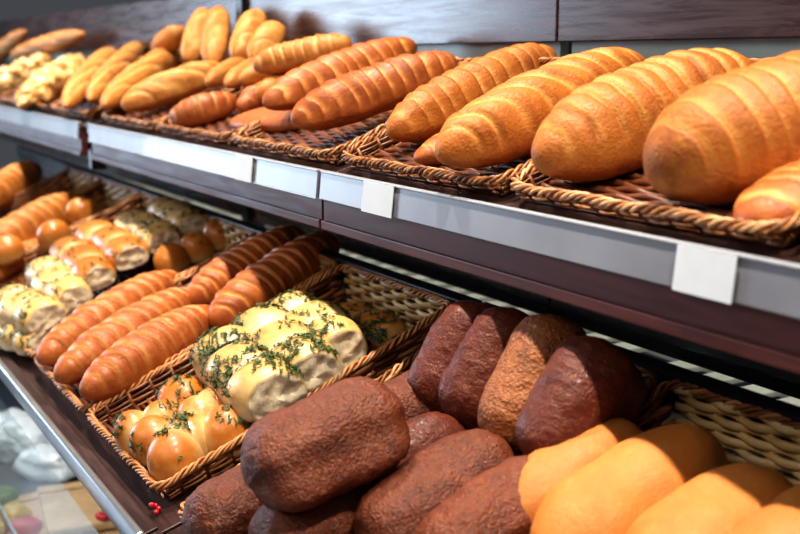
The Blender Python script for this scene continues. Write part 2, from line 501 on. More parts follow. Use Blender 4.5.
def bun_bread(name, label, group, mm, buns, mat, cat='bread', dill=120, cut=None, seed=0, dill_patch=0.45):
    """Buns grown together into one bread. buns: (x, y, rx, ry, h); cut = x where the end was torn off."""
    rs = random.Random(seed)
    mb = MB()
    nu, nv = 26, 36
    th = np.linspace(0.0, math.pi, nu + 1)
    ph = np.arange(nv) * 2 * math.pi / nv
    T, P = np.meshgrid(th, ph, indexing='ij')
    ups = []
    for bi, (bx, by, rx, ry, h) in enumerate(buns):
        ct = np.cos(T); st = np.sin(T)
        z = np.where(ct > 0, ct ** 0.9 * h * 0.62, -np.abs(ct) ** 0.45 * h * 0.38) + h * 0.38
        X = bx + rx * st ** 0.92 * np.cos(P); Y = by + ry * st ** 0.92 * np.sin(P)
        V = np.stack([X, Y, z], -1).reshape(-1, 3)
        for k in range(len(V)):
            n_ = noise.noise(Vector((V[k][0] * 28 + seed, V[k][1] * 28 + bi * 3, V[k][2] * 28)))
            ctr = np.array([bx, by, h * 0.4])
            V[k] = ctr + (V[k] - ctr) * (1 + 0.06 * n_)
        tone = np.zeros(len(V))
        hid = np.zeros(len(V), bool)
        for bj, (cx, cy, sx, sy, hh) in enumerate(buns):
            if bj == bi: continue
            d = np.sqrt(((V[:, 0] - cx) / sx) ** 2 + ((V[:, 1] - cy) / sy) ** 2 + ((V[:, 2] - hh * 0.38) / (hh * 0.62)) ** 2)
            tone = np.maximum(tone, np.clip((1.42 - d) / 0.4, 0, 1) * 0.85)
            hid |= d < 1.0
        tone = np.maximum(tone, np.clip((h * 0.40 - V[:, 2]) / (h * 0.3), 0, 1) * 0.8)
        flat = np.zeros(len(V), bool)
        if cut is not None:
            flat = V[:, 0] > cut
            V[flat, 0] = cut + 0.0015 * rng.standard_normal(flat.sum())
            tone[flat] = 0
        i = np.arange(nu)[:, None]; j = np.arange(nv)[None, :]
        f = np.stack([i * nv + j, (i + 1) * nv + j, (i + 1) * nv + (j + 1) % nv, i * nv + (j + 1) % nv], -1).reshape(-1, 4)
        ff = flat[f].sum(1) >= 3
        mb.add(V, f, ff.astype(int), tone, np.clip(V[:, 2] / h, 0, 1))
        ok = (~hid) & (~flat) & (V[:, 2] > h * 0.55)
        ctr = np.array([bx, by, h * 0.3])
        for q in V[ok]:
            n_ = (q - ctr) / np.array([rx ** 2, ry ** 2, (h * .62) ** 2]); ups.append((q, n_ / np.linalg.norm(n_)))
    o = mb.build(name, [M[mat], M['crumb']])
    o.matrix_world = mm
    tag(o, label, cat, group)
    if dill and ups: scatter_dill(o, ups, dill, seed, dill_patch)
    return o


# ------------------------------------------------------------------ wicker baskets
def side_wall(P0, P1, h0, h1, out, flare, rows, rsd, tone0, fat=0.55):
    """woven wall from P0 to P1 (basket floor), heights h0, h1 at its ends, leaning outward"""
    mb = MB()
    P0 = np.array(P0, float); P1 = np.array(P1, float); out = np.array(out, float)
    ln = np.linalg.norm(P1 - P0)
    nst = max(4, int(round(ln / 0.030)))
    s = np.linspace(0, 1, nst * 6 + 1)
    h = h0 + (h1 - h0) * s
    for r in range(rows):
        fr = (r + 0.5) / rows
        wob = 0.0006 * np.sin(s * 23 + r * 2 + rsd.uniform(0, 6))
        pts = P0 + (P1 - P0) * s[:, None]
        pts = pts + out * (flare * fr) * (0.5 + 0.5 * h / max(h0, h1))[:, None]
        pts[:, 2] += h * fr + wob
        amp = 0.0030
        pts = pts + out * (amp * np.sin(math.pi * (s * nst + 0.5 + r)))[:, None]
        rad = np.clip(h / rows * fat, 0.0014, 0.0056)
        mb.tube(pts, rad, 5, tone0 + rsd.uniform(-.32, .32), flat=0.7)
    for k in range(nst):
        u = (k + 0.5) / nst
        b = P0 + (P1 - P0) * u
        hh = h0 + (h1 - h0) * u
        tp = b + out * flare * (0.5 + 0.5 * hh / max(h0, h1)); tp[2] += hh
        mb.tube([b, (b + tp) / 2, tp], 0.0024, 5, tone0 + rsd.uniform(-.35, .1))
    return mb


_bk = {}


def basket(name, label, group, xc, y0, plane, W, D, hf, hb, fl=0.012, rows=7, mats=('wicker', 'wicker', 'wicker'), lift=0.004, key=None):
    """Wedge basket: low rim in front, tall woven back. mats: rim, sides, back."""
    root = empty(name, tuple(board(plane, xc, y0, lift)), (TILT, 0, 0))
    tag(root, label, 'basket', group)
    k = (W, D, hf, hb, mats)
    if k not in _bk:
        rsd = random.Random(len(_bk) + 3)
        w = W / 2
        parts = []
        parts.append(('front_wall', side_wall((-w, 0, 0), (w, 0, 0), hf, hf, (0, -1, 0), fl, max(4, rows - 2), rsd, 0.3).mesh('front_wall', M[mats[0]])))
        parts.append(('back_wall', side_wall((-w, D, 0), (w, D, 0), hb, hb, (0, 1, 0), fl, rows, rsd, 0.4, 0.68).mesh('back_wall', M[mats[2]])))
        parts.append(('side_wall', side_wall((-w, 0, 0), (-w, D, 0), hf, hb, (-1, 0, 0), fl, rows, rsd, 0.25).mesh('side_wall', M[mats[1]])))
        parts.append(('side_wall', side_wall((w, 0, 0), (w, D, 0), hf, hb, (1, 0, 0), fl, rows, rsd, 0.25).mesh('side_wall', M[mats[1]])))
        fb = MB()
        nb = int(D / 0.0085)
        xs = np.linspace(-w, w, int(W / 0.028) * 4 + 1)
        for r in range(nb):
            y = (r + 0.5) / nb * D
            fb.tube(np.stack([xs, np.full_like(xs, y), 0.003 + 0.0018 * np.sin(math.pi * xs / 0.028 + r * math.pi)], -1), 0.0036, 4, -0.1 + rsd.uniform(-.2, .3))
        fb.box((-w, 0, -0.003), (w, D, -0.001))
        parts.append(('base', fb.mesh('base', M[mats[1]])))
        # rope rim round the top, corners rounded
        cor = [(-w - fl, -fl, hf), (w + fl, -fl, hf), (w + fl, D + fl, hb), (-w - fl, D + fl, hb)]
        path = []
        rr = 0.022
        for i in range(4):
            p0 = np.array(cor[i - 1]); p1 = np.array(cor[i]); p2 = np.array(cor[(i + 1) % 4])
            d0 = (p0 - p1) / np.linalg.norm(p0 - p1); d2 = (p2 - p1) / np.linalg.norm(p2 - p1)
            for u in np.linspace(0, 1, 6):
                path.append((1 - u) ** 2 * (p1 + d0 * rr) + 2 * u * (1 - u) * p1 + u * u * (p1 + d2 * rr))
        path = np.array(path + [path[0]])
        seg = np.linalg.norm(np.diff(path, axis=0), axis=1); cum = np.concatenate([[0], np.cumsum(seg)])
        tot = cum[-1]
        turns = round(tot / 0.040)
        n = turns * 12
        sv = np.arange(n) / n * tot
        ctr = np.stack([np.interp(sv, cum, path[:, q]) for q in range(3)], -1)
        tg = np.roll(ctr, -1, 0) - np.roll(ctr, 1, 0); tg /= np.linalg.norm(tg, axis=1)[:, None]
        b = np.cross(tg, (0, 0, 1.0)); b /= np.linalg.norm(b, axis=1)[:, None]
        u = np.cross(b, tg)
        rb = MB()
        for q in range(4):
            a = sv / tot * turns * 2 * math.pi + q * 2 * math.pi / 4 + 0.35 * np.sin(sv * 61 + q * 2)
            rb.tube(ctr + (0.0031 + 0.0010 * np.sin(sv * 97 + q * 1.9))[:, None] * (np.cos(a)[:, None] * b + np.sin(a)[:, None] * u), 0.0019, 5, 0.35 + rsd.uniform(-.35, .4), closed=True)
        parts.append(('rim', rb.mesh('rim', M[mats[0]])))
        _bk[k] = parts
    for nm, me in _bk[k]:
        o = bpy.data.objects.new(nm, me)
        COL.objects.link(o)
        o.parent = root
    return root


# ================================================================== SETTING
def struct(o):
    o['kind'] = 'structure'
    return o


b = MB(); b.box((-8, -6, -0.05), (2.5, 4.0, 0.0)); struct(b.build('floor', M['floor'], smooth=False))
b = MB(); b.box((-8, 3.6, 0.0), (2.5, 3.7, 3.0)); struct(b.build('wall_back', M['wall'], smooth=False))
for i, (x0, x1) in enumerate(((-7.95, -6.5), (-5.4, -5.05), (-4.6, -4.42))):
    b = MB(); b.box((x0, 3.5, 0.0), (x1, 3.6, 3.0), 0.01); struct(b.build('trim_%d' % (i + 1), M['wall_pale'], smooth=False))

RX = Matrix.Rotation(TILT, 4, 'X')


def tilted(plane, y=None, h=0.0):
    y = plane[0] if y is None else y
    p = board(plane, 0, y, h)
    return Matrix.Translation(Vector(p)) @ RX


# ---- back panels behind the shelves
YW = 0.91
def back_panel(x0, x1, label, lower):
    root = empty('back_panel', ((x0 + x1) / 2, YW, CAMZ - 0.353))
    tag(root, label, 'wall panel', None)
    b = MB(); b.box((x0 - root.location.x, 0, 0.371), (x1 - root.location.x, 0.018, 0.495), 0.0015)
    b.build('upper_board', M['panel'], root, False)
    b = MB(); b.box((x0 - root.location.x, 0, 0.0), (x1 - root.location.x, 0.018, 0.335), 0.0015)
    b.build('lower_board', M['panel_dark'] if lower else M['panel'], root, False)
    b = MB(); b.box((x0 - root.location.x + .01, 0.016, 0.31), (x1 - root.location.x - .01, 0.03, 0.39))
    b.build('gap_backing', M['teal'], root, False)  # added teal strip, stands in for the pale background seen through the gap
    return root


back_panel(-1.136, 0.35, 'dark brown back panel behind the nearest, rightmost shelf section', True)
back_panel(-2.17, -1.140, 'glossy back panel behind the middle shelf section, reflecting blue daylight', False)
back_panel(-5.40, -2.21, 'brown back panel behind the farthest shelf section, top left', False)
b = MB(); b.box((-2.207, YW - 0.012, 0.9), (-2.173, YW + 0.03, 1.75), 0.002)
tag(b.build('shelf_upright', M['black'], smooth=False), 'black vertical upright post between the middle and far back panels', 'post')

# ---- upper shelf sections
def upper_shelf(x0, x1, label, lip):
    w = (x1 - x0)
    root = empty('upper_shelf', tuple(board(UPP, (x0 + x1) / 2, UPP[0])), (0, 0, 0))
    tag(root, label, 'shelf')
    b = MB(); b.box((-w / 2, 0.0, -0.016), (w / 2, 0.345, 0.0), 0.0015, RX)
    b.build('shelf_board', M['wood'], root, False)
    b = MB(); b.box((-w / 2, 0.0, -0.052), (w / 2, 0.016, -0.010), 0.001)
    b.box((-w / 2, -0.004, -0.060), (w / 2, 0.018, -0.049), 0.0015)
    b.build('fascia', M['wood_red'], root, False)
    # the clear plastic holder: back plate with a rolled lip above and below
    b = MB(); b.box((-w / 2 + .002, -0.0045, -0.024), (w / 2 - .002, -0.0005, 0.009), 0.0008, Matrix.Rotation(math.radians(-6), 4, 'X'))
    st = b.build('label_strip', M['strip'], root, False)
    b = MB()
    b.box((-w / 2 + .002, -0.0060, 0.0070), (w / 2 - .002, 0.004, 0.0098), 0.001, Matrix.Rotation(math.radians(-6), 4, 'X'))
    if not lip: b.box((-w / 2 + .002, -0.0055, -0.0250), (w / 2 - .002, -0.0005, -0.0236), 0.0004, Matrix.Rotation(math.radians(-6), 4, 'X'))
    b.build('lip', M['strip_lip'], st, False)
    return root


upper_shelf(-1.134, 0.10, 'nearest upper shelf section with grey plastic label strip, at right', 1)
upper_shelf(-2.155, -1.138, 'middle upper shelf section with pale label strip, left of the joint', 0)
upper_shelf(-4.40, -2.235, 'farthest upper shelf section, at the left edge of the photo', 0)
b = MB(); b.box((-2.206, 0.57, 1.262), (-2.182, 0.885, 1.300), 0.002)
b.box((-2.206, 0.57, 1.225), (-2.182, 0.60, 1.32), 0.002)
tag(b.build('shelf_bracket', M['black'], smooth=False), 'dark bracket in the gap between far and middle upper shelf sections', 'bracket')

# blank price slips slid into the label strip
def slip(px0, px1, label):
    y = UPP[0] - 0.008
    r0 = ray(px0, 0); r1 = ray(px1, 0)
    py = 104 + 0.2 * (px0 + px1) / 2 + 14
    a = ray(px0, py); c = ray(px1, py)
    x0 = a[0] / a[1] * y; x1 = c[0] / c[1] * y
    b = MB(); b.box((-(x1 - x0) / 2, -0.0005, -0.0165), ((x1 - x0) / 2, 0.0005, 0.0165), 0, Matrix.Rotation(math.radians(-6), 4, 'X') @ Matrix.Rotation(math.radians(0), 4, 'Y'))
    o = b.build('price_slip', M['paper'], None, False, loc=((x0 + x1) / 2, y - 0.0005, UPP[1] - 0.0075))
    tag(o, label, 'price tag', None)


slip(676, 736, 'blank white price slip in the label strip under the two nearest loaves')
slip(363, 393, 'blank white price slip just right of the joint in the label strip')
slip(236, 252, 'pale price slip in the middle strip, left of the joint')

# ---- lower display shelf
def lower_shelf(x0, x1, label):
    w = x1 - x0
    root = empty('lower_shelf', tuple(board(LOW, (x0 + x1) / 2, LOW[0])), (0, 0, 0))
    tag(root, label, 'shelf')
    b = MB(); b.box((-w / 2, 0.0, -0.018), (w / 2, 0.43, 0.0), 0.0015, RX)
    b.box((-w / 2, -0.004, -0.018), (w / 2, 0.012, 0.0075), 0.0015, RX)
    b.build('shelf_board', M['wood'], root, False)
    b = MB()
    b.box((-w / 2, -0.013, -0.016), (w / 2, -0.0035, 0.0085), 0.003)
    b.build('front_rail', M['silver'], root, False)
    b = MB(); b.box((-w / 2, 0.425, 0.030), (w / 2, 0.440, 0.072), 0.002, RX)
    for k in range(int(w / 0.5) + 1):
        xx = -w / 2 + 0.02 + k * 0.5
        if xx < w / 2 - .02: b.box((xx, 0.427, -0.01), (xx + 0.015, 0.438, 0.035), 0.001, RX)
    b.build('back_rail', M['black'], root, False)
    # pale slatted ledge behind the back rail
    b = MB()
    zl = CAMZ - 0.385 - root.location.z
    yl = 0.735 - root.location.y
    xe = w / 2 - 0.02 if x1 < 0 else -0.80 - root.location.x
    x = -w / 2 + 0.01
    while x < xe - 0.05:
        b.box((x, yl, zl - .008), (x + 0.034, yl + 0.42, zl), 0.002)
        x += 0.060
    if x1 > 0: b.box((xe, yl, zl - .008), (w / 2 - .02, yl + 0.42, zl), 0.002)
    b.box((-w / 2 + .01, yl + .40, zl - .06), (w / 2 - .01, yl + .42, zl - .008))
    b.box((-w / 2 + .01, yl, zl - .03), (w / 2 - .01, yl + .02, zl - .008))
    b.build('slatted_ledge', M['slat'], root, False)
    return root


lower_shelf(-0.985, 0.15, 'near lower shelf section carrying the dark and yellow loaves')
lower_shelf(-2.23, -0.990, 'middle lower shelf section carrying buns and batons')
lower_shelf(-3.50, -2.235, 'far lower shelf section at the left edge of the photo')

# ================================================================== BASKETS
LB = dict(plane=LOW, y0=0.335, D=0.372, hf=0.020, hb=0.062, fl=0.010)
gl = 'wicker baskets on the lower shelf'
gu = 'wicker baskets on the upper shelf'
pm = ('wicker', 'wicker', 'wicker_pale')
def low_basket(x0, x1, label): basket('wicker_basket', label, gl, (x0 + x1) / 2, 0.335, LOW, x1 - x0 - 0.02, 0.372, 0.020, 0.060, 0.010, 8, pm)
low_basket(-0.678, -0.392, 'wicker basket holding the smooth yellow loaves, nearest on the lower shelf')
low_basket(-0.972, -0.688, 'wicker basket holding the dark brick loaves')
low_basket(-1.312, -1.030, 'wicker basket of dill pull-apart bread with bare woven back wall')
low_basket(-1.604, -1.322, 'wicker basket of ridged batons beside the dill breads on the lower shelf')
low_basket(-2.222, -1.614, 'wide wicker basket crowded with small dill buns')
low_basket(-2.520, -2.238, 'wicker basket with a ridged loaf left of the dill buns')
low_basket(-2.820, -2.535, 'farthest wicker basket on the lower shelf, at left edge')
ub = ('wicker', 'wicker', 'wicker')
def up_basket(x0, x1, label): basket('wicker_basket', label, gu, (x0 + x1) / 2, 0.598, UPP, x1 - x0 - 0.022, 0.258, 0.015, 0.044, 0.010, 7, ub)
up_basket(-0.474, -0.165, 'upper shelf basket cut off by the right edge of the photo')
up_basket(-0.797, -0.484, 'upper shelf basket with the two plumpest loaves at right')
up_basket(-1.128, -0.810, 'upper shelf basket just right of the shelf joint')
up_basket(-1.470, -1.148, 'upper shelf basket just left of the shelf joint')
up_basket(-1.805, -1.480, 'upper shelf basket holding small rolls and standing loaves')
up_basket(-2.140, -1.815, 'upper shelf basket of pale slashed batons')
up_basket(-2.560, -2.245, 'upper shelf basket of cheese topped bread left of the gap')
up_basket(-2.890, -2.570, 'upper shelf basket second from the left edge, below the far batons')
up_basket(-3.220, -2.900, 'farthest upper shelf basket at the left edge')

# ================================================================== UPPER BREAD
U = UPP
g1 = 'batons on the upper shelf'
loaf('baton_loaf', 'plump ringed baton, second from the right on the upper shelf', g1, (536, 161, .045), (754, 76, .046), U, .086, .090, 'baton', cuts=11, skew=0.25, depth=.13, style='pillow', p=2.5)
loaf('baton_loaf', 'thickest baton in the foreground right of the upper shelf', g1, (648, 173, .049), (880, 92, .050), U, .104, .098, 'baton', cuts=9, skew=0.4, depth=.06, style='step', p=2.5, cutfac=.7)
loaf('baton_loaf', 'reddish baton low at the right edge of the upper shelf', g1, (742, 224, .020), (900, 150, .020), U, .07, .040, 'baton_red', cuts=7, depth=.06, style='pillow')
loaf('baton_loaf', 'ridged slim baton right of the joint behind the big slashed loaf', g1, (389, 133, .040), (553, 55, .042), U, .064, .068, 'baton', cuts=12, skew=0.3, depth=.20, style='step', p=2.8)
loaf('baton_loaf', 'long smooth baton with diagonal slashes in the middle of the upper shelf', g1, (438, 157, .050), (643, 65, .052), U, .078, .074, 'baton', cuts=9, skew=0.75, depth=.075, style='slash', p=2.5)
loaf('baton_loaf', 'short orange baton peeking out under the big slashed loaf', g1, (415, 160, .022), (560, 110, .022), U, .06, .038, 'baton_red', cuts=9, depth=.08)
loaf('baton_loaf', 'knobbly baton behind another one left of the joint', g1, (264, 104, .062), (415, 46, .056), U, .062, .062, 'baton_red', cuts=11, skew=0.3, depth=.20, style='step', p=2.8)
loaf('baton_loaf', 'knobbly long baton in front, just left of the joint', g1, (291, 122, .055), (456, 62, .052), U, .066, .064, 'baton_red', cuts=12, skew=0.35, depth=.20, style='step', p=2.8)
loaf('baton_loaf', 'flat orange bread at the bottom of the basket left of the joint', g1, (236, 120, .018), (330, 118, .018), U, .08, .03, 'baton_red')


# ================================================================== LOWER BREAD
Lw = LOW
g2 = 'batons in the lower baskets'
for a, b_, lab in (((38, 362), (178, 276), 'ridged shiny baton farthest left in the lower baton basket'),
                   ((56, 380), (198, 294), 'ridged shiny baton in the middle of three in the lower basket'),
                   ((82, 396), (216, 312), 'ridged shiny baton nearest the dill breads, lower basket front')):
    loaf('baton_loaf', lab, g2, (*a, .045), (*b_, .045), Lw, .074, .068, 'baton_red', cuts=11, skew=0.3, depth=.17, style='pillow', p=2.4)
loaf('baton_loaf', 'long dark baton leaning at the back of the lower baton basket, left of its twin', g2, (188, 302, .05), (303, 233, .062), Lw, .068, .062, 'baton_red', cuts=12, skew=0.4, depth=.10, style='slash', p=3.2)
loaf('baton_loaf', 'long brown baton lying against the divider at the back of the lower baton basket', g2, (212, 324, .05), (335, 240, .062), Lw, .072, .066, 'baton_red', cuts=12, skew=0.4, depth=.10, style='slash', p=3.2)

g3 = 'smooth yellow loaves'
for a, b_, W, lab in (((500, 536), (642, 438), .072, 'leftmost yellow wheat loaf beside the dark loaves'),
                      ((538, 568), (715, 446), .088, 'second yellow wheat loaf from the left'),
                      ((632, 600), (784, 490), .088, 'third yellow wheat loaf, under the upper shelf shadow'),
                      ((728, 620), (870, 512), .088, 'yellow wheat loaf in the bottom right corner')):
    loaf('wheat_loaf', lab, g3, (*a, .044), (*b_, .048), Lw, W, .074, 'wheat', p=3.2, lump=.04)

g4 = 'dark rye brick loaves'
rk = dict(sq=2.3, sqb=5.0, p=5.0, q=2.0, lump=.04, rough=.0011, pan=.10, nu=120, nv=72)
loaf('rye_loaf', 'big dark rye brick lying on top of the pile in front', g4, (252, 484, .115), (400, 416, .115), Lw, .080, .086, 'rye', roll=-30, **rk)
loaf('rye_loaf', 'slim dark rye loaf lying right under the top brick', g4, (340, 502, .045), (462, 436, .05), Lw, .055, .07, 'rye_purple', **rk)
loaf('rye_loaf', 'dark rye loaf just behind the top brick, at the foot of the upright ones', g4, (372, 436, .05), (446, 392, .055), Lw, .06, .07, 'rye', **rk)
loaf('rye_loaf', 'dark rye brick in front of the standing loaves', g4, (370, 552, .048), (506, 458, .052), Lw, .072, .078, 'rye', **rk)
loaf('rye_loaf', 'dark rye brick beside the basket edge next to the yellow loaves', g4, (430, 572, .045), (552, 484, .048), Lw, .066, .070, 'rye', **rk)
loaf('rye_loaf', 'dark rye loaf at the bottom left of the pile, partly hidden', g4, (195, 540, .045), (300, 480, .045), Lw, .07, .075, 'rye', **rk)
loaf('rye_loaf', 'dark rye loaf at the bottom edge under the top brick', g4, (265, 560, .05), (365, 495, .05), Lw, .075, .075, 'rye', **rk)
for a, b_, W, mt, lab in (((436, 413, .05), (494, 312, .122), .062, 'rye_purple', 'standing dark loaf farthest left of the four upright ones'),
                      ((467, 427, .05), (525, 319, .122), .062, 'rye_purple', 'standing plum brown loaf second of the four upright ones'),
                      ((507, 450, .05), (570, 327, .122), .066, 'rye_tan', 'standing tan crackled loaf third of the four upright ones'),
                      ((547, 470, .05), (614, 350, .118), .068, 'rye_purple', 'standing glossy loaf at the right of the four upright ones')):
    loaf('rye_loaf', lab, g4, a, b_, Lw, W, .085, mt, **rk)


# ---- small rolls, standing loaves and pale batons at the far end of the upper shelf
g5 = 'loaves standing against the back panel'
for p0, p1, y0, y1, W, lab in (((190, 64), (206, 10), .80, .865, .062, 'standing pale loaf at the left of the pair before the post'),
                           ((214, 66), (219, 9), .79, .855, .062, 'standing pale loaf at the right of the pair before the post'),
                           ((238, 64), (259, 11), .80, .865, .058, 'taller standing loaf just right of the post'),
                           ((256, 64), (279, 25), .77, .835, .055, 'shorter standing loaf just right of the post, in front')):
    loaf('oval_loaf', lab, g5, at_y(*p0, y0), at_y(*p1, y1), None, W, .055, 'pale', p=2.6, cuts=2, skew=1.2, depth=.05, style='slash', cutfac=.6)
loaf('oval_loaf', 'small pale loaf lying behind the slashed batons left of the standing pair', g5, at_y(155, 52, .80), at_y(184, 30, .84), None, .055, .05, 'pale', p=2.6)
g6 = 'finger rolls on the upper shelf'
for a, b_, lab in (((208, 84, .055), (244, 62, .06), 'finger roll at the left of the small roll pile'),
                   ((227, 85, .055), (264, 62, .06), 'finger roll in the middle of the small roll pile'),
                   ((240, 82, .06), (290, 60, .065), 'finger roll touching the long thin baton above it'),
                   ((257, 96, .045), (300, 76, .05), 'finger roll at the right of the small roll pile')):
    loaf('finger_roll', lab, g6, a, b_, U, .040, .036, 'pale', cat='roll', p=2.6)
loaf('baton_loaf', 'thin baton lying across the small roll pile, end facing out', g1, (254, 66, .085), (352, 44, .085), U, .052, .046, 'pale', cuts=8, skew=.4, depth=.07, style='slash', p=3.4)
loaf('horn_roll', 'curved ridged horn roll in front of the small roll pile', None, (170, 119, .030), (238, 100, .030), U, .062, .052, 'baton_red', cat='roll', cuts=6, skew=.2, depth=.10, bend=-.10, p=2.0)
loaf('horn_roll', 'round end of a horn roll under the small roll pile', None, (240, 108, .028), (282, 86, .028), U, .05, .045, 'baton_red', cat='roll', cuts=4, skew=.2, depth=.08, p=2.0)
for a, b_, W, lab in (((122, 107, .040), (224, 68, .045), .072, 'pale slashed baton at the front right of its basket, upper left'),
                   ((104, 106, .045), (184, 46, .055), .066, 'pale slashed baton second from the right, upper left'),
                   ((90, 100, .045), (141, 46, .055), .058, 'pale slashed baton third from the right, upper left'),
                   ((66, 106, .045), (113, 51, .050), .066, 'pale slashed baton beside the cheese breads')):
    loaf('baton_loaf', lab, 'pale slashed batons', a, b_, U, W, .060, 'pale', cuts=4, skew=1.3, depth=.09, style='slash', p=2.8)
for a, b_, W, lab in (((-18, 92, .035), (50, 62, .045), .095, 'pale cheese topped bread at the left edge of the upper shelf'),
                   ((22, 104, .035), (80, 62, .045), .085, 'cheese topped bread with a reddish patch, beside the pale batons')):
    loaf('cheese_bread', lab, 'cheese topped breads', a, b_, U, W, .068, 'cheese', p=3.0, lump=.25, rough=.006, cuts=3, skew=.8, depth=.1, style='slash')
for p0, p1, W, lab in (((12, 56), (84, 34), .060, 'brown baton lying at the back, in front of the far panel'),
                   ((-16, 66), (26, 32), .065, 'brown baton at the top left corner of the upper shelf')):
    loaf('baton_loaf', lab, 'far back batons', at_y(*p0, .80), at_y(*p1, .84), None, W, .06, 'pale', cuts=3, skew=1.2, depth=.08, style='slash')

# ---- lower left: ridged loaves
for a, b_, W, lab in (((-28, 262, .050), (78, 200, .055), .090, 'ridged plump loaf left of the dill buns, at left edge'),
                   ((-30, 212, .06), (38, 168, .07), .085, 'ridged loaf behind another at the left edge of the lower shelf'),
                   ((-25, 285, .025), (48, 242, .025), .06, 'flat orange loaf under the ridged one at left edge')):
    loaf('ridged_loaf', lab, 'ridged loaves at the left edge', a, b_, Lw, W, .05 if W < .07 else .085, 'baton', cuts=10, skew=.15, depth=.10, style='pillow', p=2.8)

# ---- dill breads
def px_frame(px, py, h, ang=0.0):
    p = at(px, py, h, Lw)
    mm = Matrix.Translation(Vector(p)) @ RX @ Matrix.Rotation(ang, 4, 'Z')
    return mm


def strip(label, group, p0, p1, h, rx, ry, hh, mat, n=3, dill=130, seed=0, cut=True, lift=0.0):
    A = at(*p0, h + hh * .4, Lw); B = at(*p1, h + hh * .4, Lw)
    inv = RX.inverted()
    d = inv.to_3x3() @ Vector(B - A)
    ang = math.atan2(d.y, d.x)
    L = math.hypot(d.x, d.y)
    c = (A + B) / 2 - NRM * hh * .4
    mm = Matrix.Translation(Vector(c)) @ RX @ Matrix.Rotation(ang, 4, 'Z')
    return lobed(label, group, mm, L + rx * 1.6, ry * 2.1, hh, n, mat, dill, seed, cut)


def lobed(label, group, mm, L, W, H, n, mat, dill, seed, cut):
    # one strip of n buns baked together, the right-hand end torn flat
    nu, nv = 72, 44
    x1 = L / 2 * (.86 if cut else 1.0)
    u = np.linspace(-1, 1, nu + 1); u = .6 * u + .4 * np.sin(u * math.pi / 2)
    ph = np.arange(nv) * 2 * math.pi / nv
    T, P = np.meshgrid(u, ph, indexing='ij')
    X = T * L / 2
    kk = (T + 1) / 2 * n
    lobe = np.abs(np.sin(math.pi * kk)) ** .5
    fr = np.floor(np.clip(kk, 0, n - .001))
    end = np.clip(1 - np.abs(T) ** 6, 0, 1) ** .5
    side = (.80 + .20 * lobe) * end
    top = (.72 + .28 * lobe) * end * (1 + .06 * np.sin(fr * 2.4 + seed))
    c = np.cos(P); sn = np.sin(P)
    Y = W / 2 * side * np.sign(c) * np.abs(c) ** .85 * (1 + .05 * np.sin(fr * 3.1 + seed * 1.7)) + .003 * np.sin(fr * 4 + seed)
    Z = np.where(sn >= 0, H * .60 * top * np.abs(sn) ** .95, -H * .40 * side * np.abs(sn) ** .5) + H * .40
    V = np.stack([X, Y, Z], -1).reshape(-1, 3)
    flat = np.zeros(len(V), bool)
    for i, q in enumerate(V):
        w = noise.noise(Vector((q[0] * 30 + seed * 3, q[1] * 30, q[2] * 30)))
        V[i] = q + np.array([0, q[1], q[2] - H * .4]) * (.07 * w)
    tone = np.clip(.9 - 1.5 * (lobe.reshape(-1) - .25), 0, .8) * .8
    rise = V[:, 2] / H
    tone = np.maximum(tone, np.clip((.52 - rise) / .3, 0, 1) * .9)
    if cut:
        flat = V[:, 0] > x1
        for i in np.where(flat)[0]:
            V[i, 0] = x1 + .004 * noise.noise(Vector((V[i, 1] * 90, V[i, 2] * 90, seed)))
    i = np.arange(nu)[:, None]; j = np.arange(nv)[None, :]
    f = np.stack([i * nv + j, i * nv + (j + 1) % nv, (i + 1) * nv + (j + 1) % nv, (i + 1) * nv + j], -1).reshape(-1, 4)
    mb = MB()
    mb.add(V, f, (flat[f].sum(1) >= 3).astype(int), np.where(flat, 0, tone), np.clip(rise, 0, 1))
    if cut:                                   # close the torn end with crumb
        ring = [(nu) * nv + q for q in range(nv)]
        mb.f.append(ring); mb.mi.append(1)
    o = mb.build('dill_bread', [M[mat], M['crumb']])
    o.matrix_world = mm
    tag(o, label, 'bread', group)
    if dill:
        me = o.data
        ups = [(np.array(v.co), v.normal.copy()) for v in me.vertices if v.normal.z > .25 and not flat[v.index]]
        scatter_dill(o, ups, dill, seed, .45)
    return o


gd = 'dill pull-apart breads'
strip('dill topped pull-apart strip nearest the round bun bread, white torn end', gd, (222, 356), (272, 396), .035, .036, .040, .062, 'bun_pale', dill=420, seed=1)
strip('dill topped pull-apart strip in the middle of three', gd, (258, 335), (312, 374), .035, .036, .040, .062, 'bun_pale', dill=300, seed=2)
strip('golden dill topped pull-apart strip, farthest back of three', gd, (290, 316), (344, 350), .035, .034, .038, .058, 'bun_pale', dill=220, seed=3)
strip('dill bread in the shade against the woven back wall', gd, (345, 322), (380, 340), .012, .034, .036, .045, 'bun', n=2, dill=260, seed=4, cut=False)
mm = px_frame(180, 432, .008)
inv = mm.inverted()
bl = []
for px, py, r in ((184, 400, .033), (218, 410, .030), (228, 430, .031), (190, 440, .032), (155, 440, .029), (174, 456, .030), (136, 434, .025), (164, 424, .026), (200, 420, .028)):
    q = inv @ Vector(at(px, py, .034, Lw))
    bl.append((q.x, q.y, r, r, .054))
bun_bread('bun_ring_bread', 'round golden bread of joined buns with dill, front of its basket', None, mm, bl, 'bun', dill=200, seed=9, dill_patch=.25)
gs = 'small dill bun strips in the wide basket'
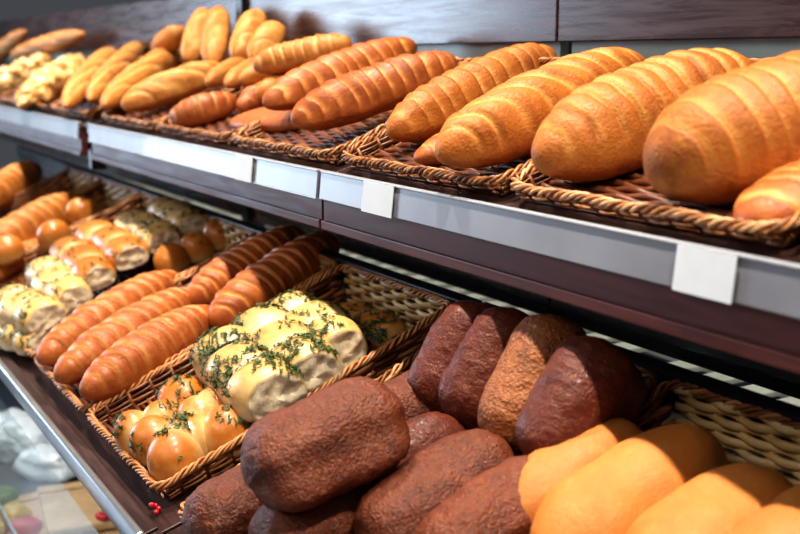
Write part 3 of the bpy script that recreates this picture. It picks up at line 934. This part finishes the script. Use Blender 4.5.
for k, (p0, p1, hh, mt, lab) in enumerate((((8, 303), (44, 319), .05, 'bun_pale', 'pale dill bun strip at the front left corner of the wide basket, cut end showing'),
                             ((41, 272), (76, 300), .05, 'bun_pale', 'pale dill bun strip second from the front of the wide basket'),
                             ((66, 250), (100, 280), .05, 'bun', 'golden bun strip third from the front of the wide basket'),
                             ((92, 232), (133, 259), .05, 'bun', 'golden dill bun strip fourth from the front of the wide basket'),
                             ((131, 222), (163, 243), .05, 'bun_pale', 'pale dill bun strip fifth from the front, large torn end'),
                             ((163, 210), (190, 227), .05, 'bun_pale', 'dill bun strip farthest back in the wide basket, torn end'))):
    strip(lab, gs, p0, p1, .035, .032, .036, hh, mt, dill=110 if mt == 'bun_pale' else 60, seed=20 + k)
strip('dill bun strip lying underneath at the front corner of the wide basket', gs, (6, 332), (40, 340), .008, .030, .034, .045, 'bun_pale', dill=120, seed=30)
gr = 'round golden rolls'
for k, (px, py, h, r, lab) in enumerate(((172, 263, .012, .030, 'round golden roll left of three, at the divider'), (197, 251, .012, .029, 'round golden roll in the middle of three, at the divider'),
                               (221, 238, .014, .032, 'round brown roll at the back corner of the wide basket'))):
    bun_bread('round_roll', lab, gr, px_frame(px, py, h + .02) @ Matrix.Translation((0, 0, -.02)), [(0, 0, r, r, .055)], 'bun', cat='roll', dill=10, seed=40 + k)
for k, (px, py, lab) in enumerate(((12, 262, 'round golden roll behind the front dill strip at left edge'), (58, 246, 'round golden roll against the left rim of the wide basket'), (86, 222, 'round golden roll at the back left of the wide basket'))):
    bun_bread('round_roll', lab, gr, px_frame(px, py, .035), [(0, 0, .034, .034, .055)], 'bun', cat='roll', dill=0, seed=50 + k)

# ================================================================== GLASS CASE BELOW
cz = 0.62
root = empty('glass_case', (-1.7, 0.3, 0.0)); tag(root, 'glass fronted case under the lower shelf at bottom left', 'display case')
b = MB()
prof = [(0.268, 0.955), (0.262, 0.90), (0.258, 0.75), (0.256, 0.30)]
V = []; Fq = []
for i, (yy, zz) in enumerate(prof): V += [(-1.5, yy - .3, zz), (1.5, yy - .3, zz)]
for i in range(3): Fq.append((2 * i, 2 * i + 2, 2 * i + 3, 2 * i + 1))
b.add(V, Fq)
b.build('front_glass', M['glass'], root)
b = MB(); b.box((-1.5, -.03, cz - .012), (1.5, 0.42, cz), .002); b.build('case_shelf', M['slate'], root, False)
b = MB(); b.box((-1.5, -.05, 0.0), (1.5, 0.42, 0.30), .004); b.build('plinth', M['panel_dark'], root, False)
b = MB(); b.box((-1.5, .42, 0.0), (1.5, 0.44, 0.95), .002); b.build('back_board', M['slate'], root, False)
b = MB()
for yy, zz in ((.004, cz + .045), (.004, cz + .022)): b.tube([(-1.5, yy, zz), (0, yy, zz), (1.5, yy, zz)], .003, 8)
b.build('wire_rail', M['silver'], root)


def pillow(name, label, cat, group, px, py, sx, sy, sz, rot, mat, seed, crump=.25, base=cz):
    p = at_z(px, py, base + sz * .5)
    nu, nv = 28, 40
    T, P = np.meshgrid(np.linspace(0, math.pi, nu + 1), np.arange(nv) * 2 * math.pi / nv, indexing='ij')
    def sp(a, e): return np.sign(a) * np.abs(a) ** e
    st = sp(np.sin(T), .55)
    V = np.stack([sx / 2 * st * sp(np.cos(P), .6), sy / 2 * st * sp(np.sin(P), .6), sz / 2 * sp(np.cos(T), .8)], -1).reshape(-1, 3)
    for k in range(len(V)):
        q = V[k] + seed * 3.1
        V[k] *= 1 + crump * noise.noise(Vector((q[0] * 16, q[1] * 16, q[2] * 24))) + crump * .4 * noise.noise(Vector(q) * 55)
    V[:, 2] = np.maximum(V[:, 2], -sz / 2) + sz / 2
    i = np.arange(nu)[:, None]; j = np.arange(nv)[None, :]
    b = MB(); b.add(V, np.stack([i * nv + j, (i + 1) * nv + j, (i + 1) * nv + (j + 1) % nv, i * nv + (j + 1) % nv], -1).reshape(-1, 4))
    o = b.build(name, M[mat], loc=(p[0], p[1], base), rot=(0, 0, math.radians(rot)))
    return tag(o, label, cat, group)


gp = 'white plastic packets in the glass case'
pillow('plastic_packet', 'white plastic packet upper left behind the case glass', 'packet', gp, 12, 436, .20, .13, .07, 20, 'film', 1, .5)
pillow('plastic_packet', 'largest white plastic packet in the middle of the case', 'packet', gp, 50, 432, .20, .14, .085, -25, 'film', 2, .5)
pillow('plastic_packet', 'white plastic packet in front, beside the kraft bags', 'packet', gp, 52, 462, .12, .10, .05, 40, 'film', 3, .5)
gk = 'kraft paper bags in the glass case'
for k, (px, py, z, rot, lab) in enumerate(((60, 512, 0, 6, 'flat kraft paper bag lowest of the stack in the case'), (80, 506, .02, -8, 'flat kraft paper bag on top of the stack in the case'), (112, 520, .0, 14, 'flat kraft paper bag nearest the shelf corner, behind glass'))):
    p = at_z(px, py, cz + z + .012)
    b = MB(); b.box((-.10, -.065, 0), (.10, .065, .016), .005)
    o = b.build('kraft_bag', M['kraft'], None, False, loc=(p[0], p[1], cz + z + .001), rot=(0, 0, math.radians(rot)))
    f = MB(); f.box((-.10, -.066, .0165), (-.07, .066, .0195), .001); f.build('folded_top', M['kraft'], o, False)
    tag(o, lab, 'paper bag', gk)
p = at_z(103, 516, cz + .03)
pillow('red_tag', 'small red tag lying on the kraft bags behind glass', 'tag', None, 103, 516, .028, .02, .01, 20, 'red', 5, .1, cz + .038)
for k, (px, py, mt, lab) in enumerate(((4, 498, 'green', 'green wrapped pack at the left edge inside the case'), (12, 516, 'yellow', 'yellow wrapped pack at the left edge inside the case'), (22, 530, 'red', 'red wrapped pack in the bottom left corner inside the case'), (2, 530, 'yellow', 'yellow pack at the very bottom left corner'))):
    pillow('wrapped_pack', lab, 'packet', 'colourful packs in the glass case', px, py, .06, .05, .035, 30 * k, mt, 10 + k, .2)
b = MB(); p = at(155, 511, .004, Lw)
for k in range(5):
    th = np.linspace(0, math.pi, 7); 
    a = k * 1.3
    T, P = np.meshgrid(th, np.arange(8) * math.pi / 4, indexing='ij')
    V = np.stack([.003 * np.sin(T) * np.cos(P) + .004 * math.cos(a), .003 * np.sin(T) * np.sin(P) + .004 * math.sin(a), .003 * np.cos(T) + .002 * k], -1).reshape(-1, 3)
    i = np.arange(6)[:, None]; j = np.arange(8)[None, :]
    b.add(V, np.stack([i * 8 + j, (i + 1) * 8 + j, (i + 1) * 8 + (j + 1) % 8, i * 8 + (j + 1) % 8], -1).reshape(-1, 4))
tag(b.build('berry_sprig', M['red'], loc=tuple(p)), 'tiny cluster of red beads on the brown board below the dill bread basket', 'berries')

# ================================================================== LIGHT
def area(name, loc, target, sx, sy, power, col):
    l = bpy.data.lights.new(name, 'AREA'); l.shape = 'RECTANGLE'; l.size = sx; l.size_y = sy; l.energy = power; l.color = col
    o = bpy.data.objects.new(name, l); COL.objects.link(o); o.location = loc
    d = Vector(target) - Vector(loc)
    o.rotation_euler = d.to_track_quat('-Z', 'Y').to_euler()
    return o


for x in (-3.9, -3.1, -2.3, -1.5, -0.7, 0.1):
    l = bpy.data.lights.new('ceiling_spot', 'SPOT'); l.energy = 115; l.color = (1.0, 0.90, 0.76); l.spot_size = math.radians(80); l.spot_blend = 0.6
    l.shadow_soft_size = 0.035
    o = bpy.data.objects.new('ceiling_spot', l); COL.objects.link(o); o.location = (x, 0.40, 2.75)
    o.rotation_euler = (Vector((x, 0.55, 1.2)) - o.location).to_track_quat('-Z', 'Y').to_euler()
area('window_daylight', (-6.0, -1.65, 1.75), (-1.0, -1.65, 1.75), 1.7, 2.0, 125, (0.64, 0.81, 1.0))
area('shop_ceiling_light', (-0.6, -1.6, 2.8), (-0.9, 0.5, 1.0), 3.0, 1.2, 28, (1.0, 0.93, 0.84))
area('ledge_fill', (-1.6, 1.06, CAMZ - 0.10), (-1.6, 1.02, 0.9), 3.2, 0.06, 3.2, (1.0, 0.96, 0.86))  # unseen fill light added behind the back panel to brighten the slats
area('case_fill', (-1.75, 0.34, 0.93), (-1.75, 0.48, 0.6), 2.0, 0.05, 3.5, (0.88, 0.95, 1.0))  # fill light added under the shelf front to brighten the case interior
w = bpy.data.worlds.new('world'); SC.world = w; w.use_nodes = True
w.node_tree.nodes['Background'].inputs[0].default_value = (0.75, 0.80, 0.9, 1)
w.node_tree.nodes['Background'].inputs[1].default_value = 0.09
SC.view_settings.view_transform = 'Standard'
SC.view_settings.look = 'Medium High Contrast'
SC.view_settings.exposure = -0.05
